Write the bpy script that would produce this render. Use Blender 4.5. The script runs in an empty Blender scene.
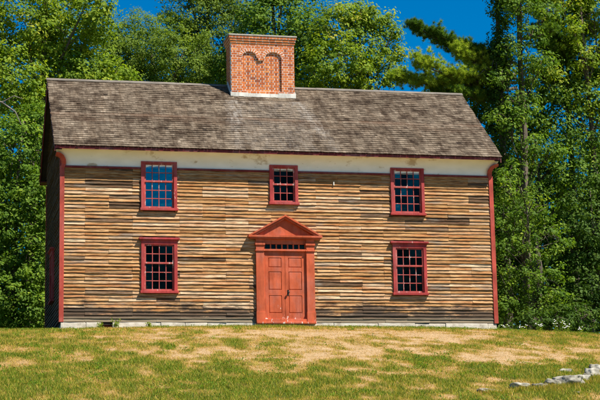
import bpy, bmesh, math, random
import numpy as np
from mathutils import Vector, Matrix

R = math.radians
sc = bpy.context.scene
col = sc.collection

# ------------------------------------------------------------------ camera
cam_d = bpy.data.cameras.new('camera'); cam = bpy.data.objects.new('camera', cam_d); col.objects.link(cam)
YAW, PITCH, ROLL, FPX = -0.2267, 0.1741, -0.0189, 1587.8
fwd = Vector((-math.sin(YAW)*math.cos(PITCH), math.cos(YAW)*math.cos(PITCH), math.sin(PITCH)))
rt = Vector((math.cos(YAW), math.sin(YAW), 0)); up = rt.cross(fwd)
r2 = math.cos(ROLL)*rt + math.sin(ROLL)*up; u2 = -math.sin(ROLL)*rt + math.cos(ROLL)*up
mw = Matrix((r2, u2, -fwd)).transposed().to_4x4(); mw.translation = Vector((-3.4729, -46.3795, -4.6418))
cam.matrix_world = mw
cam_d.sensor_width = 36; cam_d.lens = FPX/600*36; cam_d.clip_end = 3000
sc.camera = cam

# ------------------------------------------------------------------ light
SUN_AZ, SUN_EL = R(50), R(55)      # azimuth measured from the facade normal (-Y) towards +X
sdir = Vector((math.sin(SUN_AZ)*math.cos(SUN_EL), -math.cos(SUN_AZ)*math.cos(SUN_EL), math.sin(SUN_EL)))
sun_d = bpy.data.lights.new('sun', 'SUN'); sun = bpy.data.objects.new('sun', sun_d); col.objects.link(sun)
sun_d.energy = 5.0; sun_d.angle = R(.53); sun_d.color = (1, .93, .82)
sun.rotation_euler = sdir.to_track_quat('Z', 'Y').to_euler(); sun.location = (20, -20, 40)
w = bpy.data.worlds.new('World'); sc.world = w; w.use_nodes = True
nt = w.node_tree; bg = nt.nodes['Background']
sky = nt.nodes.new('ShaderNodeTexSky'); sky.sky_type = 'NISHITA'; sky.sun_disc = False
sky.sun_elevation = SUN_EL; sky.sun_rotation = math.atan2(sdir.x, sdir.y)
sky.air_density = 1.0; sky.dust_density = 0.0; sky.ozone_density = 3.0; sky.altitude = 800
hsv = nt.nodes.new('ShaderNodeHueSaturation'); hsv.inputs['Saturation'].default_value = 1.75
nt.links.new(sky.outputs[0], hsv.inputs['Color']); nt.links.new(hsv.outputs[0], bg.inputs[0])
bg.inputs[1].default_value = .06
sc.view_settings.view_transform = 'Standard'; sc.view_settings.look = 'None'
sc.view_settings.exposure = 1.02; sc.view_settings.gamma = 1
sc.cycles.max_bounces = 6; sc.cycles.transparent_max_bounces = 8

# ------------------------------------------------------------------ materials
def nmat(name):
    m = bpy.data.materials.new(name); m.use_nodes = True
    return m, m.node_tree, m.node_tree.nodes['Principled BSDF']

def ramp(nt, src, stops):
    r = nt.nodes.new('ShaderNodeValToRGB'); e = r.color_ramp.elements
    while len(e) < len(stops): e.new(.5)
    for k, (p, c) in enumerate(stops):
        e[k].position = p; e[k].color = (*c, 1)
    nt.links.new(src, r.inputs[0]); return r.outputs[0]

def attr(nt, n):
    a = nt.nodes.new('ShaderNodeAttribute'); a.attribute_name = n; return a.outputs['Fac']

def noise(nt, scale, stretch=(1, 1, 1), detail=5, rough=.6):
    tc = nt.nodes.new('ShaderNodeNewGeometry'); mp = nt.nodes.new('ShaderNodeMapping')
    mp.inputs['Scale'].default_value = stretch
    nt.links.new(tc.outputs['Position'], mp.inputs[0])
    n = nt.nodes.new('ShaderNodeTexNoise'); n.inputs['Scale'].default_value = scale
    n.inputs['Detail'].default_value = detail; n.inputs['Roughness'].default_value = rough
    nt.links.new(mp.outputs[0], n.inputs['Vector']); return n.outputs[0]

def mix(nt, fac, a, b, mode='MIX'):
    m = nt.nodes.new('ShaderNodeMix'); m.data_type = 'RGBA'; m.blend_type = mode
    for i, v in ((0, fac), (6, a), (7, b)):
        if isinstance(v, (int, float)): m.inputs[i].default_value = v
        elif isinstance(v, tuple): m.inputs[i].default_value = (*v, 1)
        else: nt.links.new(v, m.inputs[i])
    return m.outputs[2]

def bump(nt, p, h, strength, dist=.01):
    b = nt.nodes.new('ShaderNodeBump'); b.inputs['Strength'].default_value = strength; b.inputs['Distance'].default_value = dist
    nt.links.new(h, b.inputs['Height']); nt.links.new(b.outputs[0], p.inputs['Normal'])

def paint(name, c, chip=(.72, .62, .55), chip_at=.70, rough=.6, var=.25, low=False):
    m, nt, p = nmat(name)
    n = noise(nt, 3, (1, 1, .6)); d = tuple(x*(1-var) for x in c); l = tuple(min(1, x*(1+var)+.01) for x in c)
    base = ramp(nt, n, [(.3, d), (.7, l)])
    n2 = noise(nt, 9, (1, 1, .35), 6, .7)
    f = ramp(nt, n2, [(chip_at, (0, 0, 0)), (chip_at+.04, (1, 1, 1))])
    # faded, greyed patches and grime in the grain
    base = mix(nt, ramp(nt, noise(nt, 1.6, (1, 1, .5), 6, .7), [(.48, (0, 0, 0)), (.7, (.4, .4, .4))]), base, tuple(x*.55+.16 for x in c))
    base = mix(nt, ramp(nt, noise(nt, 6, (3, 3, .3), 6, .7), [(.5, (0, 0, 0)), (.72, (.55, .55, .55))]), base, tuple(x*.4 for x in c))
    if low:
        geo = nt.nodes.new('ShaderNodeNewGeometry'); sep = nt.nodes.new('ShaderNodeSeparateXYZ'); nt.links.new(geo.outputs['Position'], sep.inputs[0])
        ma = nt.nodes.new('ShaderNodeMath'); ma.operation = 'MULTIPLY_ADD'; ma.inputs[1].default_value = -.11; nt.links.new(sep.outputs[2], ma.inputs[0]); nt.links.new(n2, ma.inputs[2])
        f = mix(nt, 1.0, f, ramp(nt, ma.outputs[0], [(.59, (0, 0, 0)), (.61, (1, 1, 1))]), 'LIGHTEN')
    nt.links.new(mix(nt, f, base, chip), p.inputs['Base Color'])
    p.inputs['Roughness'].default_value = rough; p.inputs['Specular IOR Level'].default_value = .25
    bump(nt, p, noise(nt, 40, (1, 1, .3)), .3, .004); return m

M = {}
M['door'] = paint('door_red', (.43, .078, .024), chip_at=.7, var=.3, low=True)
M['trim'] = paint('window_red', (.33, .032, .03), chip_at=.655, var=.35)
M['post'] = paint('board_red', (.37, .05, .03), chip_at=.69, var=.35)
M['shaded_red'] = paint('shaded_red_trim', (.15, .014, .012), chip_at=.9)  # trim red darkened, with the shade under the eave put into the colour
M['sash'] = paint('worn_sash_red', (.36, .055, .046), chip=(.5, .33, .3), chip_at=.58)
M['flash'] = paint('whitewash', (.62, .6, .54), chip=(.4, .3, .2), chip_at=.66)

def siding_mat():
    m, nt, p = nmat('weathered_clapboard')
    t = attr(nt, 'tone')
    base = ramp(nt, t, [(0, (.06, .042, .03)), (.15, (.14, .09, .052)), (.3, (.25, .175, .11)), (.42, (.38, .215, .085)), (.55, (.49, .28, .115)), (.7, (.59, .37, .18)), (.82, (.62, .44, .27)), (1, (.76, .62, .42))])
    g = noise(nt, 4, (1.0, 1.0, 26), 7, .7)
    gr = ramp(nt, g, [(.34, (.26, .2, .155)), (.45, (.76, .68, .6)), (.56, (1.0, 1.0, 1.0)), (.72, (1.25, 1.25, 1.25))])
    c = mix(nt, 1.0, base, gr, 'MULTIPLY')
    gs = ramp(nt, noise(nt, 2.6, (.55, 1, 34), 4, .6), [(.39, (.14, .095, .065)), (.5, (1, 1, 1))])
    c = mix(nt, .92, c, gs, 'MULTIPLY')
    # orange-brown and silver-grey weathering in long streaks along the grain
    f1 = ramp(nt, noise(nt, 1.3, (.7, 1, 9), 5, .65), [(.46, (0, 0, 0)), (.62, (.8, .8, .8))])
    c = mix(nt, f1, c, mix(nt, 1.0, c, (.78, .5, .34), 'MULTIPLY'))
    f2 = ramp(nt, noise(nt, .9, (.8, 1, 5.5), 6, .7), [(.55, (0, 0, 0)), (.66, (.7, .7, .7))])
    c = mix(nt, f2, c, mix(nt, g, (.08, .066, .055), (.34, .29, .23)))
    # splash zone: dark stain of ragged height low on the wall
    geo = nt.nodes.new('ShaderNodeNewGeometry'); sep = nt.nodes.new('ShaderNodeSeparateXYZ'); nt.links.new(geo.outputs['Position'], sep.inputs[0])
    n2 = noise(nt, .9, (1, 1, 4), 7, .72)
    ma = nt.nodes.new('ShaderNodeMath'); ma.operation = 'MULTIPLY_ADD'; ma.inputs[1].default_value = -2.2
    nt.links.new(n2, ma.inputs[0]); nt.links.new(sep.outputs[2], ma.inputs[2])
    mr = nt.nodes.new('ShaderNodeMapRange'); mr.inputs[1].default_value = -.8; mr.inputs[2].default_value = -.55; mr.inputs[3].default_value = .92; mr.inputs[4].default_value = 0
    nt.links.new(ma.outputs[0], mr.inputs[0])
    c = mix(nt, mr.outputs[0], c, mix(nt, g, (.012, .009, .007), (.11, .08, .058)))
    mr2 = nt.nodes.new('ShaderNodeMapRange'); mr2.inputs[1].default_value = .13; mr2.inputs[2].default_value = .1; mr2.inputs[3].default_value = 0; mr2.inputs[4].default_value = .85
    nt.links.new(sep.outputs[2], mr2.inputs[0])
    c = mix(nt, mr2.outputs[0], c, mix(nt, g, (.09, .07, .05), (.36, .29, .19)))
    nt.links.new(c, p.inputs['Base Color']); p.inputs['Roughness'].default_value = .85; p.inputs['Specular IOR Level'].default_value = .15
    bump(nt, p, g, .7, .012); return m
M['siding'] = siding_mat()

def shingle_mat():
    m, nt, p = nmat('wood_shingle')
    base = ramp(nt, attr(nt, 'tone'), [(0, (.04, .03, .022)), (.3, (.1, .078, .056)), (.65, (.155, .125, .093)), (.9, (.21, .175, .135)), (1, (.29, .25, .2))])
    b = ramp(nt, noise(nt, 2.3, (1, 1, 1), 7, .72), [(.38, (.36, .3, .26)), (.5, (.88, .85, .82)), (.62, (1.35, 1.33, 1.3))])
    c = mix(nt, 1.0, base, b, 'MULTIPLY')
    s = ramp(nt, noise(nt, 1.7, (4.5, .5, .5), 5, .6), [(.38, (.68, .62, .57)), (.55, (1.0, 1.0, 1.0))])
    c = mix(nt, .8, c, s, 'MULTIPLY')
    s2 = attr(nt, 'wash')
    n3 = ramp(nt, noise(nt, 4, (3, .8, .8), 5, .7), [(.35, (0, 0, 0)), (.62, (1, 1, 1))])
    fm = mix(nt, 1.0, s2, n3, 'MULTIPLY')
    c = mix(nt, fm, c, (.27, .245, .215))
    c = mix(nt, attr(nt, 'seam'), c, (.085, .05, .03))
    nt.links.new(c, p.inputs['Base Color']); p.inputs['Roughness'].default_value = .9; p.inputs['Specular IOR Level'].default_value = .15
    bump(nt, p, noise(nt, 30, (1, .3, .3)), .5, .008); return m
M['shingle'] = shingle_mat()

def simple(name, stops, scale, stretch=(1, 1, 1), rough=.85, bs=.4, bd=.01, at=None, detail=6, spec=.2):
    m, nt, p = nmat(name)
    n = noise(nt, scale, stretch, detail, .65)
    c = ramp(nt, n, stops)
    if at: c = mix(nt, 1.0, ramp(nt, attr(nt, 'tone'), at), ramp(nt, n, stops), 'MULTIPLY')
    nt.links.new(c, p.inputs['Base Color']); p.inputs['Roughness'].default_value = rough; p.inputs['Specular IOR Level'].default_value = spec
    if bs: bump(nt, p, n, bs, bd)
    return m
NEU = [(.3, (.6, .58, .56)), (.5, (1, 1, 1)), (.7, (1.15, 1.15, 1.15))]
M['brick'] = simple('brick', NEU, 14, at=[(0, (.26, .07, .03)), (.25, (.42, .105, .03)), (.7, (.56, .165, .045)), (1, (.66, .25, .08))])
M['mortar'] = simple('lime_mortar', [(.3, (.66, .6, .52)), (.7, (.86, .82, .75))], 8)
M['slab'] = simple('chimney_slab', [(.3, (.26, .24, .21)), (.7, (.45, .42, .37))], 5)
M['siding_shaded'] = simple('shaded_gable_clapboard', [(.3, (.07, .045, .03)), (.5, (.13, .082, .052)), (.7, (.2, .135, .09))], 3, (1, .5, 12))  # brown boards darkened so the colour carries the shade of the left gable
def plaster_mat():
    m, nt, p = nmat('cornice_plaster')
    c = ramp(nt, noise(nt, 2.2, (1, 1, 2), 4, .5), [(.3, (.78, .77, .72)), (.7, (.88, .87, .84))])
    f = ramp(nt, noise(nt, 1.25, (1.3, 1, 2.2), 6, .6), [(.58, (0, 0, 0)), (.66, (.7, .7, .7))])
    c = mix(nt, f, c, (.34, .24, .12))
    nt.links.new(c, p.inputs['Base Color']); p.inputs['Roughness'].default_value = .8; return m
M['plaster'] = plaster_mat()
M['stone'] = simple('foundation_stone', [(.3, (.3, .255, .19)), (.45, (.52, .46, .37)), (.7, (.7, .64, .54))], 3.5, bs=1, bd=.02)
M['rock'] = simple('field_stone', [(.3, (.1, .092, .072)), (.48, (.24, .225, .18)), (.7, (.4, .38, .32))], 5, bs=.9, bd=.03)
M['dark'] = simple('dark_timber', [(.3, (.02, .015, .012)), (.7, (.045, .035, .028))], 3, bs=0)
M['iron'] = simple('black_iron', [(.3, (.015, .014, .013)), (.7, (.03, .028, .026))], 8, bs=0, rough=.5)
M['bark'] = simple('bark', [(.3, (.05, .04, .03)), (.7, (.14, .11, .085))], 5, (1, 1, .3), bs=1, bd=.04)
M['barkl'] = simple('bark_light', [(.3, (.05, .042, .032)), (.7, (.15, .125, .1))], 5, (1, 1, .3), bs=1, bd=.03)
M['petal'] = simple('white_petal', [(.3, (.7, .7, .66)), (.7, (.82, .82, .8))], 30, bs=0)
M['ridge'] = simple('ridge_board', [(.3, (.1, .085, .07)), (.7, (.22, .195, .165))], 4, (.6, 3, 3), bs=.3)

def leaf_mat(name, stops, tr=.35, rough=.6):
    m, nt, p = nmat(name)
    c = ramp(nt, attr(nt, 'tone'), stops)
    nt.links.new(c, p.inputs['Base Color']); p.inputs['Roughness'].default_value = rough; p.inputs['Specular IOR Level'].default_value = .13
    tl = nt.nodes.new('ShaderNodeBsdfTranslucent')
    c2 = mix(nt, 1.0, c, (1.5, 1.5, .6), 'MULTIPLY'); nt.links.new(c2, tl.inputs[0])
    ms = nt.nodes.new('ShaderNodeMixShader'); ms.inputs[0].default_value = tr
    nt.links.new(p.outputs[0], ms.inputs[1]); nt.links.new(tl.outputs[0], ms.inputs[2])
    nt.links.new(ms.outputs[0], nt.nodes['Material Output'].inputs[0]); return m
M['leaf_bright'] = leaf_mat('leaf_bright', [(0, (.07, .13, .01)), (.5, (.17, .26, .018)), (.85, (.28, .34, .022)), (1, (.38, .37, .04))], .42)
M['leaf_mid'] = leaf_mat('leaf_mid', [(0, (.045, .1, .01)), (.5, (.11, .2, .018)), (.9, (.2, .29, .022)), (1, (.28, .33, .035))], .4)
M['leaf_olive'] = leaf_mat('leaf_olive', [(0, (.065, .12, .014)), (.5, (.135, .21, .022)), (1, (.22, .28, .034))], .4)
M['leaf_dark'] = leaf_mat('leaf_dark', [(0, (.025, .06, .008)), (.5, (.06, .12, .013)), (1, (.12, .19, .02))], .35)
M['needle'] = leaf_mat('pine_needle', [(0, (.035, .085, .014)), (.5, (.1, .19, .02)), (.9, (.3, .4, .035)), (1, (.38, .45, .05))], .4)
M['grass'] = leaf_mat('grass_blade', [(0, (.52, .32, .14)), (.3, (.52, .33, .09)), (.5, (.41, .32, .048)), (.75, (.22, .25, .022)), (1, (.1, .17, .013))], .3, .7)

def ground_mat():
    m, nt, p = nmat('lawn_soil')
    c = ramp(nt, attr(nt, 'green'), [(0, (.37, .26, .145)), (.35, (.3, .2, .08)), (.6, (.18, .14, .035)), (1, (.07, .085, .016))])
    c = mix(nt, 1.0, c, ramp(nt, noise(nt, 12, (1, 1, 1), 6, .7), [(.3, (.6, .57, .5)), (.6, (1.1, 1.1, 1.1))]), 'MULTIPLY')
    nt.links.new(c, p.inputs['Base Color']); p.inputs['Roughness'].default_value = .95; p.inputs['Specular IOR Level'].default_value = .1
    bump(nt, p, noise(nt, 25, (1, 1, 1), 6, .7), .7, .03); return m
M['ground'] = ground_mat()

def glass_mat(name, tint, refl, dark, var=0):
    m = bpy.data.materials.new(name); m.use_nodes = True; nt = m.node_tree; nt.nodes.clear()
    out = nt.nodes.new('ShaderNodeOutputMaterial'); g = nt.nodes.new('ShaderNodeBsdfGlossy'); t = nt.nodes.new('ShaderNodeBsdfTransparent')
    g.inputs['Color'].default_value = (*tint, 1); g.inputs['Roughness'].default_value = .04; t.inputs[0].default_value = (dark, dark, dark, 1)
    b = nt.nodes.new('ShaderNodeBump'); b.inputs['Strength'].default_value = .5; b.inputs['Distance'].default_value = .02
    nt.links.new(noise(nt, 3, (1, 1, 1), 2), b.inputs['Height']); nt.links.new(b.outputs[0], g.inputs['Normal'])
    ms = nt.nodes.new('ShaderNodeMixShader'); ms.inputs[0].default_value = refl
    if var:
        rr = ramp(nt, attr(nt, 'tone'), [(.35, (refl, refl, refl)), (1, (refl+var, refl+var, refl+var))]); nt.links.new(rr, ms.inputs[0])
    nt.links.new(t.outputs[0], ms.inputs[1]); nt.links.new(g.outputs[0], ms.inputs[2]); nt.links.new(ms.outputs[0], out.inputs[0]); return m
M['glass'] = glass_mat('old_glass', (.9, .7, .5), .008, .6, .03)
M['glass_mixed'] = glass_mat('old_glass_brighter', (.8, .6, .5), .02, .6, .2)
M['glass_sky'] = glass_mat('sky_reflection_glass', (.1, .5, .5), .33, .4, .08)  # sky reflection painted in: blue gloss tint and a raised reflective share

# ------------------------------------------------------------------ helpers
def link(name, me, parent=None, mat=None):
    o = bpy.data.objects.new(name, me); col.objects.link(o)
    if mat is not None: me.materials.append(mat)
    if parent is not None: o.parent = parent
    return o

def empty(name, loc=(0, 0, 0), rz=0):
    o = bpy.data.objects.new(name, None); o.location = loc; o.rotation_euler = (0, 0, rz)
    o.empty_display_size = .3; col.objects.link(o); return o

def tag(o, label=None, cat=None, group=None, kind=None):
    if label: o['label'] = label
    if cat: o['category'] = cat
    if group: o['group'] = group
    if kind: o['kind'] = kind
    return o

def npmesh(name, V, F, attrs=None):
    """V (n,3); F (m,k) with constant k"""
    V = np.asarray(V, np.float32); F = np.asarray(F, np.int32); k = F.shape[1]
    me = bpy.data.meshes.new(name)
    me.vertices.add(len(V)); me.vertices.foreach_set('co', V.ravel())
    me.loops.add(F.size); me.loops.foreach_set('vertex_index', F.ravel())
    me.polygons.add(len(F)); me.polygons.foreach_set('loop_start', np.arange(0, F.size, k, dtype=np.int32))
    me.polygons.foreach_set('use_smooth', [False]*len(F)); me.update(calc_edges=True)
    for n, a in (attrs or {}).items():
        at = me.attributes.new(n, 'FLOAT', 'POINT'); at.data.foreach_set('value', np.asarray(a, np.float32))
    return me

class MB:
    def __init__(s): s.v = []; s.f = []; s.t = []; s.tone = .5
    def vert(s, p): s.v.append(tuple(p)); s.t.append(s.tone); return len(s.v)-1
    def box(s, x0, x1, y0, y1, z0, z1, tone=None):
        if tone is not None: s.tone = tone
        b = [s.vert(p) for p in ((x0, y0, z0), (x1, y0, z0), (x1, y1, z0), (x0, y1, z0), (x0, y0, z1), (x1, y0, z1), (x1, y1, z1), (x0, y1, z1))]
        for q in ((0, 3, 2, 1), (4, 5, 6, 7), (0, 1, 5, 4), (1, 2, 6, 5), (2, 3, 7, 6), (3, 0, 4, 7)): s.f.append([b[i] for i in q])
    def hexa(s, P, tone=None):
        if tone is not None: s.tone = tone
        b = [s.vert(p) for p in P]
        for q in ((0, 3, 2, 1), (4, 5, 6, 7), (0, 1, 5, 4), (1, 2, 6, 5), (2, 3, 7, 6), (3, 0, 4, 7)): s.f.append([b[i] for i in q])
    def prism(s, pts, y0, y1):
        """pts in XZ, extruded along Y"""
        n = len(pts); a = [s.vert((x, y0, z)) for x, z in pts]; b = [s.vert((x, y1, z)) for x, z in pts]
        s.f.append(a); s.f.append(b[::-1])
        for i in range(n): j = (i+1) % n; s.f.append([a[j], a[i], b[i], b[j]])
    def tube(s, pts, rads, n=7):
        prev = None
        for i, p in enumerate(pts):
            p = Vector(p); d = (Vector(pts[min(i+1, len(pts)-1)])-Vector(pts[max(i-1, 0)])).normalized()
            a = d.cross(Vector((0, 0, 1)) if abs(d.z) < .9 else Vector((1, 0, 0))).normalized(); b = d.cross(a)
            ring = [s.vert(p+rads[i]*(math.cos(2*math.pi*k/n)*a+math.sin(2*math.pi*k/n)*b)) for k in range(n)]
            if prev:
                for k in range(n): s.f.append([prev[k], prev[(k+1) % n], ring[(k+1) % n], ring[k]])
            else: s.f.append(ring[::-1])
            prev = ring
        s.f.append(prev)
    def build(s, name, mat, parent=None, bevel=0, attrs=None, smooth=False):
        me = bpy.data.meshes.new(name); me.from_pydata(s.v, [], s.f)
        bm = bmesh.new(); bm.from_mesh(me)
        tl = bm.verts.layers.float.new('tone')
        bm.verts.ensure_lookup_table()
        for i, v in enumerate(bm.verts): v[tl] = s.t[i]
        bmesh.ops.recalc_face_normals(bm, faces=bm.faces)
        if bevel: bmesh.ops.bevel(bm, geom=list(bm.edges), offset=bevel, segments=1, affect='EDGES', clamp_overlap=True)
        bm.to_mesh(me); bm.free()
        if smooth:
            for p in me.polygons: p.use_smooth = True
        return link(name, me, parent, mat)

def vnoise(x, y, seed=0):
    xi = np.floor(x).astype(np.int64); yi = np.floor(y).astype(np.int64); fx = x-xi; fy = y-yi
    fx = fx*fx*(3-2*fx); fy = fy*fy*(3-2*fy)
    def h(a, b):
        n = (a*374761393+b*668265263+seed*974711) & 0xffffffff
        n = ((n ^ (n >> 13))*1274126177) & 0xffffffff
        return ((n ^ (n >> 16)) & 0xffff)/65535.
    return (h(xi, yi)*(1-fx)+h(xi+1, yi)*fx)*(1-fy)+(h(xi, yi+1)*(1-fx)+h(xi+1, yi+1)*fx)*fy
def fbm(x, y, seed=0, o=4):
    v = 0; a = .5
    for i in range(o): v = v+a*vnoise(x*2**i, y*2**i, seed+i*7); a *= .5
    return v/(1-.5**o)

# ------------------------------------------------------------------ ground
TT = [0, 3, 8, 16, 22, 30, 46, 60]; SS = [.12, .16, .21, .22, .16, .07, .04, 0]
tx = np.linspace(0, 60, 601); cum = np.concatenate([[0], -np.cumsum((np.interp(tx[1:], TT, SS)+np.interp(tx[:-1], TT, SS))/2*.1)])
def gz(x, y):
    x = np.asarray(x, float); y = np.asarray(y, float)
    u = (x-6.7)/6.7
    z = -.13-.1*np.minimum(u*u, 1.2)-.012*np.clip(x-13.4, 0, 12)**2-.004*np.clip(-x-2, 0, 14)**2
    z = z+np.interp(-y, tx, cum)
    z = z-.012*np.clip(y-6, 0, 20)
    near = np.exp(-((x-6)/18)**2-((y+8)/14)**2)
    z = z+near*((fbm(x*.5, y*.5, 3)-.5)*.14*np.clip(-y/3, 0, 1)+(fbm(x*2.2, y*2.2, 5)-.5)*.05)
    return z
def green(x, y):
    g = .5+(fbm(x*.5, y*.42, 11, 5)-.5)*1.3+(fbm(x*2.8, y*1.9, 23, 5)-.5)*2.0
    path = np.exp(-((x-8.3-.0*y)/4.2)**2-((y+3.6)/2.4)**2)+.55*np.exp(-((x-4)/4)**2-((y+8.5)/2)**2)+.5*np.exp(-((x-11)/2.5)**2-((y+9)/1.6)**2)
    g = g+.15-.8*path
    g = g+.55*np.exp(-(np.clip(-y, 0, 99)/.8)**2)+.18*np.clip((-y-9)/5, 0, 1)
    return np.clip(g, 0, 1)
def axis(lo, hi, step, far):
    a = list(np.arange(lo, hi+1e-6, step)); s = step
    while a[-1] < far: s *= 1.35; a.append(a[-1]+s)
    s = step
    while a[0] > -far: s *= 1.35; a.insert(0, a[0]-s)
    return np.array(a)
ax_, ay_ = axis(-6, 24, .13, 900), axis(-20, 3, .13, 900)
GX, GY = np.meshgrid(ax_, ay_); GZ = gz(GX, GY)
nx, ny = len(ax_), len(ay_)
idx = (np.arange(ny-1)[:, None]*nx+np.arange(nx-1)[None, :]).ravel()
gm = npmesh('ground', np.stack([GX.ravel(), GY.ravel(), GZ.ravel()], 1), np.stack([idx, idx+1, idx+1+nx, idx+nx], 1), {'green': green(GX.ravel(), GY.ravel())})
gm.polygons.foreach_set('use_smooth', [True]*len(gm.polygons))
tag(link('ground', gm, None, M['ground']), kind='structure')

rng = np.random.default_rng(5)
def blades(n, x0, x1, y0, y1, dens, hmin, hmax, name, label):
    x = rng.uniform(x0, x1, n); y = rng.uniform(y0, y1, n)
    g = green(x, y)
    inhouse = (x > -.02) & (x < 13.42) & (y > -.04)
    keep = (rng.random(n) < .42+.58*g*dens) & ~inhouse
    x, y, g = x[keep], y[keep], g[keep]; n = len(x); z = gz(x, y)-.005
    h = (hmin+(hmax-hmin)*g)*rng.uniform(.5, 1.35, n)*(1-.35*np.exp(-(y/.35)**2)); a = rng.uniform(0, 6.283, n); l = rng.normal(0, .45, (n, 2))*h[:, None]
    wd = rng.uniform(.004, .010, n)
    P = np.stack([x, y, z], 1); d = np.stack([np.cos(a)*wd, np.sin(a)*wd, 0*a], 1)
    V = np.stack([P-d, P+d, P+np.stack([l[:, 0], l[:, 1], h], 1)], 1).reshape(-1, 3)
    t = np.clip(g*.7+rng.normal(.1, .24, n), 0, 1)
    me = npmesh(name, V, np.arange(3*n).reshape(-1, 3), {'tone': np.repeat(t, 3)})
    tag(link(name, me, None, M['grass']), label, 'grass', kind='stuff')
blades(760000, -6, 22, -18.5, 1.2, 1.0, .022, .08, 'lawn_grass', 'patchy summer lawn of green tufts and dry straw sloping up to the house')

# broad weeds scattered through the lawn, darker tufts
wx = rng.uniform(-4, 18, 5000); wy = rng.uniform(-17, -.4, 5000); g = green(wx, wy)
k = (fbm(wx*.9, wy*.9, 77) > .54) & (g > .38); wx, wy = wx[k], wy[k]; nW = len(wx)
per = 12
bx_ = np.repeat(wx, per)+rng.normal(0, .06, nW*per); by_ = np.repeat(wy, per)+rng.normal(0, .06, nW*per); bz_ = gz(bx_, by_)+rng.uniform(.01, .09, nW*per)
def leafcards(P, nrm, L, Wd, rng):
    n = len(P); nrm = nrm/np.linalg.norm(nrm, axis=1, keepdims=True)
    r = rng.normal(size=(n, 3)); a = np.cross(nrm, r); a /= np.linalg.norm(a, axis=1, keepdims=True)+1e-9; b = np.cross(nrm, a)
    L = L[:, None]; Wd = Wd[:, None]
    return np.stack([P-a*L*.5, P+b*Wd*.5-a*L*.08, P+a*L*.5-nrm*L*.12, P-b*Wd*.5-a*L*.08], 1).reshape(-1, 3)
n = nW*per
V = leafcards(np.stack([bx_, by_, bz_], 1), rng.normal(0, .5, (n, 3))+[0, 0, .8], rng.uniform(.03, .07, n), rng.uniform(.015, .03, n), rng)
tag(link('broadleaf_weeds', npmesh('broadleaf_weeds', V, np.arange(4*n).reshape(-1, 4), {'tone': np.repeat(rng.uniform(.1, .9, n), 4)}), None, M['leaf_mid']),
    'low broad-leaved weeds growing in darker clumps through the lawn', 'weeds', kind='stuff')

# ------------------------------------------------------------------ house
W, DEP, YR, ZR, RO = 13.4, 6.0, 3.18, 8.03, .22
YE, ZE = -.378, 5.15                   # front eave line
SL = (ZR-ZE)/(YR-YE); YB = 6.5; ZB = ZR-SL*(YB-YR)
house = empty('colonial_house'); tag(house, 'two-storey weathered clapboard house with red trim, grey shingled gable roof and central brick chimney', 'house')

WIN = [(2.907, .835, 1.655), (10.632, .835, 1.655), (2.907, 3.311, 1.484), (10.632, 3.311, 1.484), (6.718, 3.565, 1.222)]
WWD = [1.08, 1.08, 1.08, 1.08, .884]
def siding(name, length, z0, z1, holes, lim, parent, label=None, seed=1, detail=True, mat='siding'):
    """clapboards on the local plane y=0 facing -y, x from 0 to length; holes (x0,x1,z0,z1); lim(z) -> (xa, xb)"""
    rs = random.Random(seed); nr = round((z1-z0)/.102); ex = (z1-z0)/nr
    V = []; F = []; T = []
    step = .12 if detail else .7
    for r in range(nr):
        za = z0+r*ex; zt = za+ex+.012
        xa, xb = lim(za+ex*.5)
        if xb-xa < .1: continue
        segs = [(xa, xb)]
        for hx0, hx1, hz0, hz1 in holes:
            if zt > hz0 and za < hz1:
                ns = []
                for a, b in segs:
                    if hx1 <= a or hx0 >= b: ns.append((a, b)); continue
                    if a < hx0: ns.append((a, hx0))
                    if b > hx1: ns.append((hx1, b))
                segs = ns
        tr = rs.gauss(0, .09); sag = [rs.uniform(-.012, .012) for _ in range(40)]
        for a, b in segs:
            # joints at studs 0.7 m apart, boards two bays long
            js = [a]; s = .7*(rs.randint(0, 1))+.02
            while s < b:
                if s > a+.12 and s < b-.12: js.append(s+rs.uniform(-.008, .008))
                s += rs.choice([.7, 1.4, 1.4, 2.1])
            js.append(b)
            for i in range(len(js)-1):
                c, d = js[i]+.0015, js[i+1]-.0015
                tone = .66+rs.gauss(0, .1)+tr*.9
                if rs.random() < .07: tone = rs.uniform(.12, .3)
                if rs.random() < .06: tone = rs.uniform(.88, 1)
                tone = max(0, min(1, tone))
                but = rs.uniform(.018, .034); cu = rs.uniform(0, .014) if detail else 0; dz = rs.gauss(0, .0045); tilt = rs.uniform(-.004, .004)
                ph = rs.uniform(0, 6.28); fq = rs.uniform(2, 5); nn = max(1, int((d-c)/step)); base = len(V)
                for k in range(nn+1):
                    u = k/nn; x = c+(d-c)*u
                    bz = za+dz+tilt*(2*u-1)+.0025*math.sin(ph+fq*x)+rs.uniform(-.0015, .0015)
                    by = -.005-but-cu*(0.5+.5*math.sin(ph*2+fq*1.3*x))**2
                    V += [(x, -.002, zt), (x, by, bz), (x, by+.006, bz-.001), (x, .0, bz+.012)]; T += [tone]*4
                for k in range(nn):
                    p = base+4*k; q = p+4
                    F += [(p, p+1, q+1, q), (p+1, p+2, q+2, q+1), (p+2, p+3, q+3, q+2)]
                F += [(base, base+3, base+2, base+1)]; e = base+4*nn; F += [(e, e+1, e+2, e+3)]
    me = npmesh(name, V, F, {'tone': T}); o = link(name, me, parent, M[mat])
    if label: o['label'] = label
    return o
def holes_of(ws, wd): return [(x-w_/2+.05, x+w_/2-.05, z+.045, z+h-.03) for (x, z, h), w_ in zip(ws, wd)]
fh = holes_of(WIN, WWD)+[(5.86, 7.57, -.05, 2.6), (6.1, 7.3, 2.5, 2.7)]
siding('clapboard_siding', W, -.01, 4.6, fh, lambda z: (.09, W-.09), house, 'sunlit front clapboards, weathered tan with a grey splash zone at the bottom', 3)

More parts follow.
